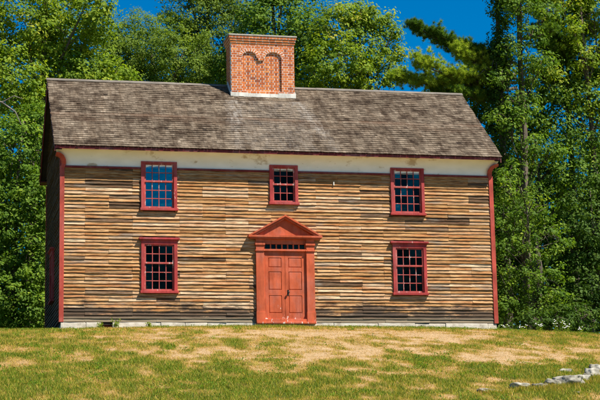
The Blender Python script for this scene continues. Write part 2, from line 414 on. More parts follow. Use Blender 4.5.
def wall_panel(x0, x1, y0, y1, z0, z1, holes, mb):
    xs = sorted({x0, x1, *[h[0] for h in holes], *[h[1] for h in holes]}); zs = sorted({z0, z1, *[h[2] for h in holes], *[h[3] for h in holes]})
    for i in range(len(xs)-1):
        for j in range(len(zs)-1):
            cx, cz = (xs[i]+xs[i+1])/2, (zs[j]+zs[j+1])/2
            if any(h[0] < cx < h[1] and h[2] < cz < h[3] for h in holes): continue
            mb.box(xs[i], xs[i+1], y0, y1, zs[j], zs[j+1])
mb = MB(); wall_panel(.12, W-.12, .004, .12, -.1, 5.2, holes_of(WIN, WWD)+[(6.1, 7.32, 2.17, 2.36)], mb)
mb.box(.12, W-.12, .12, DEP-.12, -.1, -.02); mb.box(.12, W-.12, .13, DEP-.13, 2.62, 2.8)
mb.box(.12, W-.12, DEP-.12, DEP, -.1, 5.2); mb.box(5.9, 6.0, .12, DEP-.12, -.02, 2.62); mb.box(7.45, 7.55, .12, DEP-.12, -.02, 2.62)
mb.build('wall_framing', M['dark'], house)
def roof_z(y): return ZE+SL*(y-YE) if y < YR else ZR-SL*(y-YR)
def gable(x0, x1):
    mb = MB(); prof = [(0.0, -.1), (DEP, -.1), (DEP, roof_z(DEP)-.16), (YR, ZR-.16), (0.0, roof_z(0)-.16)]
    n = len(prof); a = [mb.vert((x0, y, z)) for y, z in prof]; b = [mb.vert((x1, y, z)) for y, z in prof]
    mb.f.append(a[::-1]); mb.f.append(b)
    for i in range(n): j = (i+1) % n; mb.f.append([a[i], a[j], b[j], b[i]])
    return mb.build('gable_wall', M['dark'], house)
gable(.004, .116); gable(W-.116, W-.004)
def glim(z):
    if z < roof_z(0)-.16: return (.08, DEP-.08)
    h = z+.16; return ((h-ZE)/SL+YE, YR+(ZR-h)/SL)
GW = [(2.9, .835, 1.655), (2.9, 3.311, 1.484)]
# left gable faces -x: local x axis runs from the back to the front
o = siding('clapboard_siding', DEP, -.01, ZR-.25, [], lambda z: tuple(DEP-v for v in glim(z)[::-1]), house, 'clapboards of the left gable end, dark brown with the shade put into the colour', 8, False, 'siding_shaded')
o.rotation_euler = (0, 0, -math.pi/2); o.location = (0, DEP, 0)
o = siding('clapboard_siding', DEP, -.01, ZR-.25, [], glim, house, 'clapboards of the right gable end', 9, False)
o.rotation_euler = (0, 0, math.pi/2); o.location = (W, 0, 0)
o = siding('clapboard_siding', W, -.01, 5.2, [], lambda z: (.1, W-.1), house, 'clapboards of the rear wall', 10, False)
o.rotation_euler = (0, 0, math.pi); o.location = (W, DEP, 0)

# foundation: separate pale blocks with a gap
mb = MB(); rs = random.Random(4); x = .02
while x < W-.02:
    l = rs.uniform(.5, 1.5); x1 = min(x+l, W-.02)
    if x < 1.2 < x1: x1 = 1.2
    if 5.7 < x < 7.6: pass
    zt = -.018+rs.uniform(-.014, .002)
    yo = rs.uniform(-.014, .014)
    mb.box(x, x1-.006, yo-.035, .3, -.6, zt)
    x = x1 if abs(x1-1.2) > 1e-6 else 1.53
for y0_ in np.arange(.32, DEP-.5, .9): mb.box(.03, .3, y0_, y0_+.88, -.6, -.03); mb.box(W-.3, W-.03, y0_, y0_+.88, -.6, -.03)
mb.box(.03, W-.03, DEP-.3, DEP-.02, -.6, -.03)
mb.build('foundation', M['stone'], house, bevel=.012)
mb = MB(); mb.box(1.2, 1.53, .10, .14, -.4, -.03); mb.build('crawlspace_hatch', M['shaded_red'], house)

# corner boards and eave brackets
for xa, xb in ((-.03, .105), (W-.105, W+.03)):
    mb = MB(); mb.box(xa, xb, -.05, .0, -.02, 4.6); 
    s = xa if xa < 0 else xb-.03
    mb.box(s+.002, s+.028, .002, .12, -.02, 4.9)
    mb.build('corner_board', M['post'], house, bevel=.004)
for yb in (DEP,):
    for xa, xb in ((-.035, .12), (W-.12, W+.035)):
        mb = MB(); mb.box(xa, xb, yb, yb+.05, -.02, 5.1); mb.build('corner_board', M['post'], house)
def bracket(mir):
    f = (lambda x: x) if not mir else (lambda x: W-x)
    outer = []; inner = []
    # centre line from the corner board, bulging towards the house middle, then flaring outwards up to the eave
    C = [(.05, 4.56), (.075, 4.66), (.07, 4.76), (.02, 4.85), (-.06, 4.90), (-.16, 4.93)]
    Wd = [.06, .068, .068, .058, .048, .038]
    for i, (x, z) in enumerate(C):
        a = Vector(C[max(i-1, 0)]); b = Vector(C[min(i+1, len(C)-1)]); d = (b-a).normalized(); nrm = Vector((d.y, -d.x))
        outer.append((x+nrm.x*Wd[i], z+nrm.y*Wd[i])); inner.append((x-nrm.x*Wd[i], z-nrm.y*Wd[i]))
    mb = MB(); n = len(C)
    for i in range(n-1):
        # each step stands on the curve of the cornice: further up, further out
        def yo(z): return -.055-.24*max(0, min(1, (z-4.62)/.34))**1.6
        q = [outer[i], outer[i+1], inner[i+1], inner[i]]
        P = [(f(x), yo(z), z) for x, z in q]+[(f(x), .05 if z < 4.7 else -.02, z) for x, z in q]
        mb.hexa(P)
    return mb.build('eave_bracket', M['post'], house)
bracket(False); bracket(True)
# cove cornice in plaster
V = []; F = []; ns = 14
for i in range(ns+1):
    t = i/ns*math.pi/2; y = -.02-.35*(1-math.cos(t)); z = 4.6+.46*math.sin(t)
    s = (z-4.6)/.46; e = -.13+.29*min(1, s*1.15)**2 if s < 1 else .16
    xs_ = np.linspace(-e, W+e, 60)
    V += [(x, y, z) for x in xs_]
for i in range(ns):
    for k in range(59): p = i*60+k; F.append((p, p+1, p+61, p+60))
me = npmesh('plaster_cornice', V, F); me.polygons.foreach_set('use_smooth', [True]*len(F)); o = link('plaster_cornice', me, house, M['plaster'])
sm = o.modifiers.new('solid', 'SOLIDIFY'); sm.thickness = .02; sm.offset = -1
mb = MB(); zs = 4.555
for a, b in ((.118, 2.36), (3.455, 6.268), (7.168, 10.084), (11.18, W-.118)): mb.box(a, b, -.055, 0, zs, zs+.06)
mb.build('frieze_band', M['shaded_red'], house, bevel=.004)
mb = MB(); mb.box(-RO+.02, W+RO-.02, -.40, -.365, 5.055, 5.135); mb.box(-RO+.02, W+RO-.02, -.36, .0, 5.066, 5.09); mb.build('fascia', M['shaded_red'], house)
mb = MB(); mb.box(-RO+.02, W+RO-.02, YB-.06, YB-.02, ZB-.13, ZB-.02); mb.box(-RO+.02, W+RO-.02, DEP-.01, YB-.06, ZB-.12, ZB-.09); mb.build('fascia', M['shaded_red'], house)
# rakes
for sgn, xe in ((-1, -RO), (1, W+RO)):
    for (ya, yb) in ((YE, YR), (YB, YR)):
        mb = MB(); za, zb = roof_z(ya), ZR
        xi = xe-sgn*.03; xw = 0 if sgn < 0 else W
        mb.hexa([(xe-sgn*.004, ya, za-.17), (xi, ya, za-.17), (xi, yb, zb-.17), (xe-sgn*.004, yb, zb-.17), (xe-sgn*.004, ya, za-.03), (xi, ya, za-.03), (xi, yb, zb-.03), (xe-sgn*.004, yb, zb-.03)])
        mb.build('rake_board', M['shaded_red'], house)
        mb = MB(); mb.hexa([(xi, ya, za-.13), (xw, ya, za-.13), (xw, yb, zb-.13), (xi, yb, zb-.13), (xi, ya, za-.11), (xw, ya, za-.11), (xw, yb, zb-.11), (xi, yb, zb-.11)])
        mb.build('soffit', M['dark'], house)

# roof
roofdeck = MB()
for (ya, yb) in ((YE+.01, YR), (YB-.01, YR)):
    za = roof_z(ya); x0, x1 = -RO+.01, W+RO-.01
    roofdeck.hexa([(x0, ya, za-.1), (x1, ya, za-.1), (x1, yb, ZR-.1), (x0, yb, ZR-.1), (x0, ya, za-.02), (x1, ya, za-.02), (x1, yb, ZR-.02), (x0, yb, ZR-.02)])
roof = roofdeck.build('roof', M['dark'], house)
CH0, CH1, CHY0, CHY1 = 5.623, 7.715, 2.58, 3.45
def shingles(front, seed):
    rs = np.random.default_rng(seed); yb = YE-.035 if front else YB+.035; zb = ZE-SL*.035 if front else ZB-SL*.035
    d = Vector((0, YR-yb, ZR-zb)); Ls = d.length; d.normalize(); nv = Vector((0, -d.z, d.y)) if front else Vector((0, -d.z, d.y))
    if nv.z < 0: nv = -nv
    rows = 34; ex = Ls/rows; V = []; T = []; Wa = []; Se = []; br = 16
    for r in range(rows):
        x = -RO-.02+rs.uniform(0, .03)
        rt_ = rs.normal(0, .04)
        while x < W+RO:
            wd = rs.uniform(.08, .19); x1 = min(x+wd, W+RO+.015)
            if x1-x < .03: break
            t = np.clip(.5+rt_+rs.normal(0, .13), 0, 1)
            v0 = r*ex+rs.uniform(-.009, .006); v1 = min(r*ex+ex+.05, Ls)
            lift = (.024 if r < br else 0)+.012*math.sin(x*.9+1)*math.sin(r*.35)
            nb = .018+rs.uniform(0, .011)+lift; nt_ = .003+lift*(1 if r != br-1 else .6)
            xm = (x+x1)/2
            # pale lime wash running down below the chimney corners
            dd = min(abs(xm-(CH0-.05-(24-r)*.012)), abs(xm-(CH1+.05+(24-r)*.022)))
            wash = (max(0, 1-dd/.30)*(.8 if r > 8 else .4)+(.25 if CH0 < xm < CH1 else 0)) if front and r < 26 else 0
            for xx, vv, nn in ((x, v0, nb), (x1-.004, v0, nb), (x1-.004, v1, nt_), (x, v1, nt_), (x, v0, nb-.014), (x1-.004, v0, nb-.014)):
                p = Vector((xx, yb, zb))+d*vv+nv*nn; V.append(p[:]); T.append(t); Wa.append(wash); Se.append(max(0., (.55 if r in (br-1, br) else .25 if br-5 < r < br else 0)*(.55+.6*math.sin(xm*1.7+r)+float(rs.uniform(-.3, .5)))))
            x = x1
    n = len(V)//6; b = np.arange(n)[:, None]*6
    F = np.concatenate([b+[0, 1, 2, 3], b+[4, 5, 1, 0], b+[4, 0, 3, 3][:4], b+[5, 1, 2, 2]], 0) if False else np.concatenate([b+[0, 1, 2, 3], b+[4, 5, 1, 0]], 0)
    me = npmesh('roof_shingles', V, F, {'tone': T, 'wash': Wa, 'seam': Se}); return link('shingles', me, roof, M['shingle'])
shingles(True, 1); shingles(False, 2)
rs = random.Random(9); x = -RO-.02
while x < W+RO:
    x1 = min(x+rs.uniform(1.6, 3.2), W+RO+.02); dz = rs.uniform(-.006, .006); a, b = x, x1-.004
    for (p, q) in (((a, b),) if (b < CH0 or a > CH1) else ((a, min(b, CH0-.03)), (max(a, CH1+.03), b))):
        if q-p > .05:
            mb = MB()
            for sg in (-1, 1):
                y0, y1, z0 = YR+sg*.085, YR-sg*.001, ZR-.085*SL
                mb.hexa([(p, y0, z0+.03), (q, y0, z0+.03), (q, y1, ZR+.03), (p, y1, ZR+.03), (p, y0, z0+.048+dz), (q, y0, z0+.048+dz), (q, y1, ZR+.048+dz-.001*sg), (p, y1, ZR+.048+dz-.001*sg)])
            mb.build('ridge_cap', M['ridge'], roof)
    x = x1


# ------------------------------------------------------------------ chimney (part of the house)
ch = empty('chimney', (CH0, CHY0, 0)); ch.parent = house
CWD = CH1-CH0; CDP = CHY1-CHY0; ZB0 = 7.36; ZT = ZB0+25*.079; RD = .05
AR = [(.605, .235), (1.395, .265)]       # arch centre x, half width
XL, XR2 = .37, 1.66
def recess(z):
    """x intervals of the recessed panel at height z"""
    if z < 7.76: return []
    if z < 8.77: return [(XL, XR2)]
    if z < 8.91:
        hw = .06+.09*(z-8.77)/.14
        return [(XL, .98-hw), (.98+hw, XR2)]
    out = []
    for c, hw in AR:
        h = (z-8.91)/.16
        if h < 1: k = hw*math.sqrt(1-h*h); out.append((c-k, c+k))
    return out
rs = random.Random(21)
bk = MB(); mo = MB(); PIT = .079; MJ = .0175
mo.box(.004, CWD-.004, RD+.008, CDP-.004, ZB0-.6, ZT)
def lay(x0, x1, z, h, place, off):
    """Flemish bond on a grid common to the whole face, clipped to x0..x1"""
    x = -.6-off; k = 0
    while x < x1-.01:
        l = .185 if k % 2 == 0 else .088
        a, b = max(x, x0), min(x+l, x1)
        if b-a > .025: place(a, b, z, z+h, min(1, max(0, rs.gauss(.55, .2))) if rs.random() > .06 else .05)
        x += l+MJ; k += 1
nrow = 25
for r in range(nrow):
    z = ZB0+r*PIT; h = PIT-MJ; zc = z+h/2; off = (r % 2)*.1525
    rec = recess(zc)
    cuts = [0]+[v for iv in rec for v in iv]+[CWD]
    for i in range(len(cuts)-1):
        a, b = cuts[i], cuts[i+1]
        if b-a < .02: continue
        if i % 2 == 0:
            mo.box(a+.003, b-.003, .003, RD+.006, z-MJ*.5, z+PIT-MJ*.5)
            lay(a, b, z, h, lambda p, q, z0, z1, t: bk.box(p, q, -rs.uniform(0, .003)-.001, RD*.95, z0, z1, t), off)
        else:
            lay(a, b, z, h, lambda p, q, z0, z1, t: bk.box(p+.004, q-.004, RD-rs.uniform(0, .003), RD+.05, z0, z1, t), off)
    lay(0, CDP, z, h, lambda p, q, z0, z1, t: bk.box(-rs.uniform(0.001, .003), .095, p+.001, q, z0, z1, t) if p > .1 else None, .1525-off)
    lay(0, CDP, z, h, lambda p, q, z0, z1, t: bk.box(CWD-.095, CWD+rs.uniform(.001, .003), p+.001, q, z0, z1, t) if p > .1 else None, .1525-off)
    lay(0, CWD, z, h, lambda p, q, z0, z1, t: bk.box(p, q, CDP-.05, CDP+.002, z0, z1, t), off)
# arch rings of upright bricks
for c, hw in AR:
    nb = 10
    for i in range(nb):
        t = math.pi*(i+.5)/nb; cx, cz = c+(hw+.05)*math.cos(t), 8.91+(.16+.05)*math.sin(t)
        d = Vector((math.cos(t), math.sin(t))); e = Vector((-d.y, d.x)); hl, hwid = .052, .024
        pts = [(cx+d.x*a*hl+e.x*b*hwid, cz+d.y*a*hl+e.y*b*hwid) for a, b in ((-1, -1), (1, -1), (1, 1), (-1, 1))]
        mo.prism([(cx+d.x*a_*.06+e.x*b_*.036, cz+d.y*a_*.055+e.y*b_*.036) for a_, b_ in ((-1, -1), (1, -1), (1, 1), (-1, 1))], -.0035-.0001*i, .088)
        bk.tone = min(1, max(.2, rs.gauss(.55, .15))); bk.prism(pts, -.006, .09)
# corbelled cap courses
z = ZT
for o_, hh in ((.022, .062), (.045, .062), (.068, .062)):
    mo.box(-o_+.006, CWD+o_-.006, -o_+.006, CDP+o_-.006, z-.007, z+hh+.007)
    hd = o_ > .05
    x = -o_
    while x < CWD+o_-.02:
        l = .095 if hd else .2; b = min(x+l, CWD+o_)
        if b-x > .03:
            t = rs.uniform(.25, .9); bk.box(x, b, -o_, .09-o_, z, z+hh, t); bk.box(x, b, CDP+o_-.09, CDP+o_, z, z+hh, t)
        x += l+MJ
    y = -o_+.1
    while y < CDP+o_-.1:
        l = .095 if hd else .2; b = min(y+l, CDP+o_-.1)
        if b-y > .03: bk.box(-o_, .09-o_, y, b, z, z+hh, rs.uniform(.25, .9)); bk.box(CWD+o_-.09, CWD+o_, y, b, z, z+hh, rs.uniform(.25, .9))
        y += l+MJ
    z += hh+MJ
mo.build('mortar', M['mortar'], ch); bk.build('brickwork', M['brick'], ch)
mb = MB(); mb.box(-.085, CWD+.085, -.085, CDP+.085, z-.008, z+.04); mb.build('cap_slab', M['slab'], ch, bevel=.008)
mb = MB()
for i in range(3): mb.box(.35+i*.5, .7+i*.5, .25, .6, z+.03, z+.044)
mb.build('flue_opening', M['dark'], ch)
mb = MB(); fz = roof_z(CHY0)+.02
mb.box(-.03, .55, -.03, .004, fz-.1, fz+.115); mb.box(.552, 1.55, -.028, .004, fz-.1, fz+.09); mb.box(1.552, CWD+.03, -.03, .004, fz-.1, fz+.13)
for xa, xb in ((-.03, .002), (CWD-.002, CWD+.03)):
    mb.hexa([(xa, .005, fz-.1), (xb, .005, fz-.1), (xb, YR-CHY0, ZR-.1), (xa, YR-CHY0, ZR-.1), (xa, .005, fz+.12), (xb, .005, fz+.12), (xb, YR-CHY0, ZR+.15), (xa, YR-CHY0, ZR+.15)])
mb.box(-.03, CWD+.03, CDP, CDP+.03, 7.6, 8.0)
mb.build('flashing', M['flash'], ch)

# ------------------------------------------------------------------ windows
def make_window(w_, h, cols, rt_, rb, head, sill, cap, glass):
    """local origin: bottom centre on the wall plane, facing -y"""
    cs = .10; mb = MB(); hw = w_/2
    mb.box(-hw, -hw+cs, -.075, .04, sill, h-head-.0); mb.box(hw-cs, hw, -.075, .04, sill, h-head)
    mb.box(-hw, hw, -.077, .04, h-head, h-(.055 if cap else 0))
    mb.box(-hw-.03, hw+.03, -.115, .04, 0, sill-.002)
    if cap: mb.box(-hw-.065, hw+.065, -.135, .02, h-.055, h); mb.box(-hw-.03, hw+.03, -.1, .02, h-.085, h-.057)
    win = mb.build('window', M['trim'], house, bevel=.005)
    x0, x1 = -hw+cs, hw-cs; z0, z1 = sill, h-head
    st = .045; br = .055; tr = .04; mr = .05; m = .024
    tot = (z1-z0)-br-tr-mr; ph = (tot-m*(rt_-1)-m*(rb-1))/(rt_+rb)
    zm = z0+br+rb*ph+m*(rb-1)          # bottom of meeting rail
    def sash(za, zb, lo, hi, rows, y0, y1, tag_):
        s = MB(); s.box(x0, x0+st, y0, y1, za, zb); s.box(x1-st, x1, y0, y1, za, zb)
        s.box(x0+st, x1-st, y0, y1, za, za+lo); s.box(x0+st, x1-st, y0, y1, zb-hi, zb)
        pw = (x1-x0-2*st-m*(cols-1))/cols
        for i in range(1, cols): xx = x0+st+i*pw+(i-1)*m; s.box(xx, xx+m, y0+.004, y1-.002, za+lo, zb-hi)
        for j in range(1, rows): zz = za+lo+j*ph+(j-1)*m; s.box(x0+st, x1-st, y0+.006, y1-.004, zz, zz+m)
        so = s.build('sash', M['sash'], win, bevel=.003)
        g = MB(); rs = random.Random(int(w_*100+h*10)+tag_)
        for i in range(cols):
            for j in range(rows):
                xa = x0+st+i*(pw+m); za_ = za+lo+j*(ph+m); k = [rs.uniform(-.0015, .0015) for _ in range(4)]; yy = y1-.006; g.tone = rs.random()
                g.f.append([g.vert((xa, yy+k[0], za_)), g.vert((xa+pw, yy+k[1], za_)), g.vert((xa+pw, yy+k[2], za_+ph)), g.vert((xa, yy+k[3], za_+ph))])
        g.build('glass', glass, win)
    sash(z0, zm+mr, br, mr, rb, -.012, .018, 1); sash(zm+.004, z1, mr, tr, rt_, -.046, -.016, 2)
    return win
def copy_tree(o, parent=None):
    c = o.copy(); col.objects.link(c); c.parent = parent
    for chd in [q for q in list(bpy.data.objects) if q.parent == o]: copy_tree(chd, c)
    return c
wl = make_window(1.08, 1.655, 4, 2, 3, .2, .075, True, M['glass']); wl.location = (2.907, 0, .835)
w2 = copy_tree(wl, house); w2.location = (10.632, 0, .835)
wu = make_window(1.08, 1.484, 4, 2, 3, .06, .075, False, M['glass_sky']); wu.location = (2.907, 0, 3.311); wu['label'] = 'upper left window, its panes reflecting blue sky'
w4 = make_window(1.08, 1.484, 4, 2, 3, .06, .075, False, M['glass_mixed']); w4.location = (10.632, 0, 3.311)
wc = make_window(.884, 1.222, 3, 2, 2, .07, .08, False, M['glass']); wc.location = (6.718, 0, 3.565); wc['label'] = 'small centre window above the door'
for z_ in (.835,):
    g1 = copy_tree(wl, house); g1.rotation_euler = (0, 0, -math.pi/2); g1.location = (-.012, 2.7, z_)
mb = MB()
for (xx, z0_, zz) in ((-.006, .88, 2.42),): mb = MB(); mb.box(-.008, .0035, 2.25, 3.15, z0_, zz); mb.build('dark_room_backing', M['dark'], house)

# ------------------------------------------------------------------ doorway
dw = empty('doorway', (6.715, 0, 0)); dw.parent = house
def P(name, f, mat='door', bevel=.005):
    mb = MB(); f(mb); return mb.build(name, M[mat], dw, bevel=bevel)
D = -6.715
for x0, x1 in ((5.815, 6.065), (7.365, 7.615)):
    def pil(mb, x0=x0+D, x1=x1+D):
        mb.box(x0, x1, -.10, .0, .3, 2.13); mb.box(x0-.012, x1+.012, -.125, .0, -.0, .298)
        mb.box(x0-.02, x1+.02, -.13, 0, 2.132, 2.17); mb.box(x0, x1, -.11, 0, 2.172, 2.31)
        mb.box(x0-.025, x1+.025, -.14, 0, 2.312, 2.40); mb.box(x0-.002, x1+.002, -.12, 0, 2.402, 2.5)
    P('pilaster', pil)
P('threshold', lambda mb: mb.box(5.80+D, 7.63+D, -.19, .0, -.06, -.004) or mb.box(6.07+D, 7.36+D, -.11, .0, -.002, .085))
def trans(mb):
    a, b = 6.067+D, 7.363+D
    mb.box(a, b, -.10, .0, 2.135, 2.195); mb.box(a, b, -.075, .0, 2.35, 2.5)
    mb.box(a, a+.035, -.06, 0, 2.197, 2.348); mb.box(b-.035, b, -.06, 0, 2.197, 2.348)
    pw = (b-a-.07)/7
    for i in range(1, 7): mb.box(a+.035+i*pw-.02, a+.035+i*pw+.02, -.06, 0, 2.197, 2.348)
    mb.box(a, a+.03, -.045, 0, .087, 2.133); mb.box(b-.03, b, -.045, 0, .087, 2.133)
tr_ = P('transom', trans)
mb = MB(); mb.box(6.09+D, 7.34+D, -.02, -.012, 2.2, 2.345); g = mb.build('glass', M['glass'], tr_)
def leaf(x0, x1):
    x0 += D; x1 += D; mb = MB(); y = -.035; st = .105
    mb.box(x0, x1, y+.022, .0, .088, 2.132)
    mb.box(x0, x0+st, y, y+.02, .088, 2.132); mb.box(x1-st, x1, y, y+.02, .088, 2.132)
    pan = [(.27, .80), (.97, 1.52), (1.65, 1.94)]; e = [.088]+[v for p in pan for v in p]+[2.132]
    for i in range(0, len(e), 2): mb.box(x0+st, x1-st, y, y+.02, e[i], e[i+1])
    for a, b in pan:
        xa, xb = x0+st+.028, x1-st-.028; za, zb = a+.028, b-.028
        mb.hexa([(x0+st+.004, y+.021, a+.004), (x1-st-.004, y+.021, a+.004), (x1-st-.004, y+.021, b-.004), (x0+st+.004, y+.021, b-.004), (xa, y+.006, za), (xb, y+.006, za), (xb, y+.006, zb), (xa, y+.006, zb)])
    return mb.build('door', M['door'], dw, bevel=.003)
leaf(6.10, 6.708); d2 = leaf(6.714, 7.33)
mb = MB(); mb.tube([(6.80+D, -.036, .89), (6.80+D, -.08, .89)], [.014, .014]); mb.tube([(6.80+D, -.08, .89), (6.80+D, -.095, .89), (6.80+D, -.115, .89), (6.80+D, -.12, .89)], [.02, .034, .03, .01], 10)
mb.box(6.775+D, 6.825+D, -.045, -.034, .80, .97); mb.build('handle', M['iron'], d2)
def ped(mb):
    c = 0; hb = 1.135; zb = 2.5
    mb.prism([(-hb+.12, zb+.03), (hb-.12, zb+.03), (0, 3.12)], -.09, .0)                 # tympanum
    mb.box(-hb, hb, -.22, 0, zb+.045, zb+.1); mb.box(-hb+.05, hb-.05, -.18, 0, zb, zb+.043)   # horizontal cornice
    za, zt = zb+.102, 3.235
    for s in (-1, 1):
        mb.prism([(s*hb, za), (0, zt), (0, zt-.055), (s*(hb-.09), za)], -.22, 0)
        mb.prism([(s*(hb-.1), za), (0, zt-.058), (0, zt-.12), (s*(hb-.21), za)], -.18, 0)
P('pediment', ped, bevel=0)
mb = MB(); mb.box(8.27, 8.3, -.06, -.02, 4.2, 4.31); mb.build('white_bracket', M['flash'], house)

# ------------------------------------------------------------------ stones
def rock(name, x, y, sx, sy, sz, seed, label, rz=0, sink=.3):
    rs = random.Random(seed); bm = bmesh.new(); bmesh.ops.create_icosphere(bm, subdivisions=4, radius=1)
    cuts = [(Vector((rs.gauss(0, 1), rs.gauss(0, 1), rs.gauss(0, .7))).normalized(), rs.uniform(.55, .85)) for _ in range(11)]+[(Vector((0.1, 0, 1)).normalized(), .6)]
    from mathutils import noise as N
    for v in bm.verts:
        for n_, d_ in cuts:
            k = v.co.dot(n_)-d_
            if k > 0: v.co -= n_*k*.92
        v.co += v.co.normalized()*.16*N.fractal(v.co*2.2+Vector((seed, 0, 0)), 1, 2, 4)
        v.co = Vector((v.co.x*sx, v.co.y*sy, v.co.z*sz))
    me = bpy.data.meshes.new(name); bm.to_mesh(me); bm.free()
    me.polygons.foreach_set('use_smooth', [True]*len(me.polygons))
    o = link(name, me, None, M['rock']); o.location = (x, y, float(gz(x, y))+sz*(1-2*sink)*.8-.02); o.rotation_euler = (rs.uniform(-.1, .1), rs.uniform(-.1, .1), rz)
    return tag(o, label, 'stone', 'low line of field stones at the lower right of the lawn')
rock('field_stone', 7.86, -14.62, .3, .22, .085, 1, 'small flat pale stone, leftmost and alone in the lawn', .2, .32)
rock('field_stone', 8.68, -14.24, .27, .22, .13, 2, 'low pale stone, second from the left in the stone line', .1, .32)
rock('field_stone', 9.13, -14.2, .22, .18, .12, 3, 'small brownish stone between the low pale stone and the big slab', .4, .3)
rock('field_stone', 9.5, -14.0, .27, .24, .15, 4, 'pale stone touching the left end of the big grey slab', .1, .3)
rock('field_stone', 9.97, -13.85, .46, .32, .2, 5, 'biggest grey slab stone of the line, with a dark shadowed right end', -.05, .22)
rock('field_stone', 10.5, -13.35, .22, .2, .17, 6, 'upright pale block just right of the big grey slab', .5)
rock('field_stone', 10.85, -12.9, .2, .16, .13, 14, 'small block wedged between the upright pale block and the tilted stone', .8)
rock('field_stone', 11.12, -12.4, .34, .24, .2, 7, 'pale tilted stone near the right picture edge', .9, .25)
rock('field_stone', 11.55, -11.7, .3, .24, .19, 8, 'whitish stone highest up at the right picture edge', 1.0, .25)
rock('field_stone', 10.75, -11.7, .3, .18, .08, 9, 'thin flat grey stone lying in grass behind the line', .2)
rock('field_stone', 9.75, -14.75, .08, .07, .04, 10, 'little pale pebble in front of the big grey slab')
rock('field_stone', 11.85, -12.9, .3, .25, .16, 12, 'stone at the far right end, mostly outside the picture', 1.0)
# tufts leaning against the stones
sx_ = rng.normal(0, .16, 5000)+np.repeat([7.86, 8.68, 9.13, 9.5, 9.97, 10.5, 10.85, 11.12, 11.55, 9.3], 500); sy_ = rng.normal(-.13, .1, 5000)+np.repeat([-14.75, -14.4, -14.35, -14.15, -14.05, -13.5, -13.0, -12.5, -11.85, -14.2], 500)
n = 5000; h = rng.uniform(.05, .15, n); a = rng.uniform(0, 6.283, n); Pz = np.stack([sx_, sy_, gz(sx_, sy_)-.01], 1); d = np.stack([np.cos(a)*.008, np.sin(a)*.008, 0*a], 1)
l = rng.normal(0, .4, (n, 2))*h[:, None]
V = np.stack([Pz-d, Pz+d, Pz+np.stack([l[:, 0], l[:, 1], h], 1)], 1).reshape(-1, 3)
tag(link('tall_grass', npmesh('tall_grass', V, np.arange(3*n).reshape(-1, 3), {'tone': np.repeat(np.clip(rng.normal(.6, .25, n), 0, 1), 3)}), None, M['grass']), 'taller grass tufts growing against the line of stones', 'grass', kind='stuff')

# ------------------------------------------------------------------ vegetation
def crown_mesh(name, lobes, base, lai, leaf, clump, seed, per=34, droop=0, shell=.35, aspect=.6):
    lai *= 2.2; leaf *= 1.13; clump *= 1.15
    rng = np.random.default_rng(seed); Ps = []; Ns = []; Cs = []; CC = []
    for (cx, cy, cz, rx, ry, rz) in lobes:
        area = math.pi*max(rx, ry)*rz; n = max(60, int(area*lai)); nc = max(6, n//per)
        u = rng.normal(size=(nc, 3)); u /= np.linalg.norm(u, axis=1, keepdims=True)
        rad = rng.uniform(shell, 1.12, nc)**.6*(1+.14*np.sin(u[:, 0]*5+seed)*np.cos(u[:, 2]*6))
        c = np.array([cx, cy, cz])+u*rad[:, None]*np.array([rx, ry, rz])*1.0
        CC.append(c); cs = clump*rng.uniform(.55, 1.35, nc)
        k = rng.integers(int(per*.5), int(per*1.5), nc); ci = np.repeat(np.arange(nc), k)
        m = len(ci); d = rng.normal(size=(m, 3)); d /= np.linalg.norm(d, axis=1, keepdims=True)
        d *= (rng.random(m)**.45)[:, None]
        off = d*cs[ci][:, None]*np.array([1, 1, .62+droop])
        p = c[ci]+off; p[:, 2] -= np.abs(off[:, 0]**2+off[:, 1]**2)*.5
        nr = d*.85+u[ci]*.4+np.array([.1, -.2, .5])+rng.normal(0, .27, (m, 3))
        tone = np.clip(.48+rng.normal(0, .17, nc)[ci]+rng.normal(0, .13, m), 0, 1)
        Ps.append(p); Ns.append(nr); Cs.append(tone)
    p = np.concatenate(Ps)-np.array(base); nr = np.concatenate(Ns); t = np.concatenate(Cs); m = len(p)
    L = leaf*rng.uniform(.6, 1.3, m)
    V = leafcards(p, nr, L, L*aspect*rng.uniform(.8, 1.2, m), rng)
    return npmesh(name, V, np.arange(4*m).reshape(-1, 4), {'tone': np.repeat(t, 4)}), np.concatenate(CC)-np.array(base)

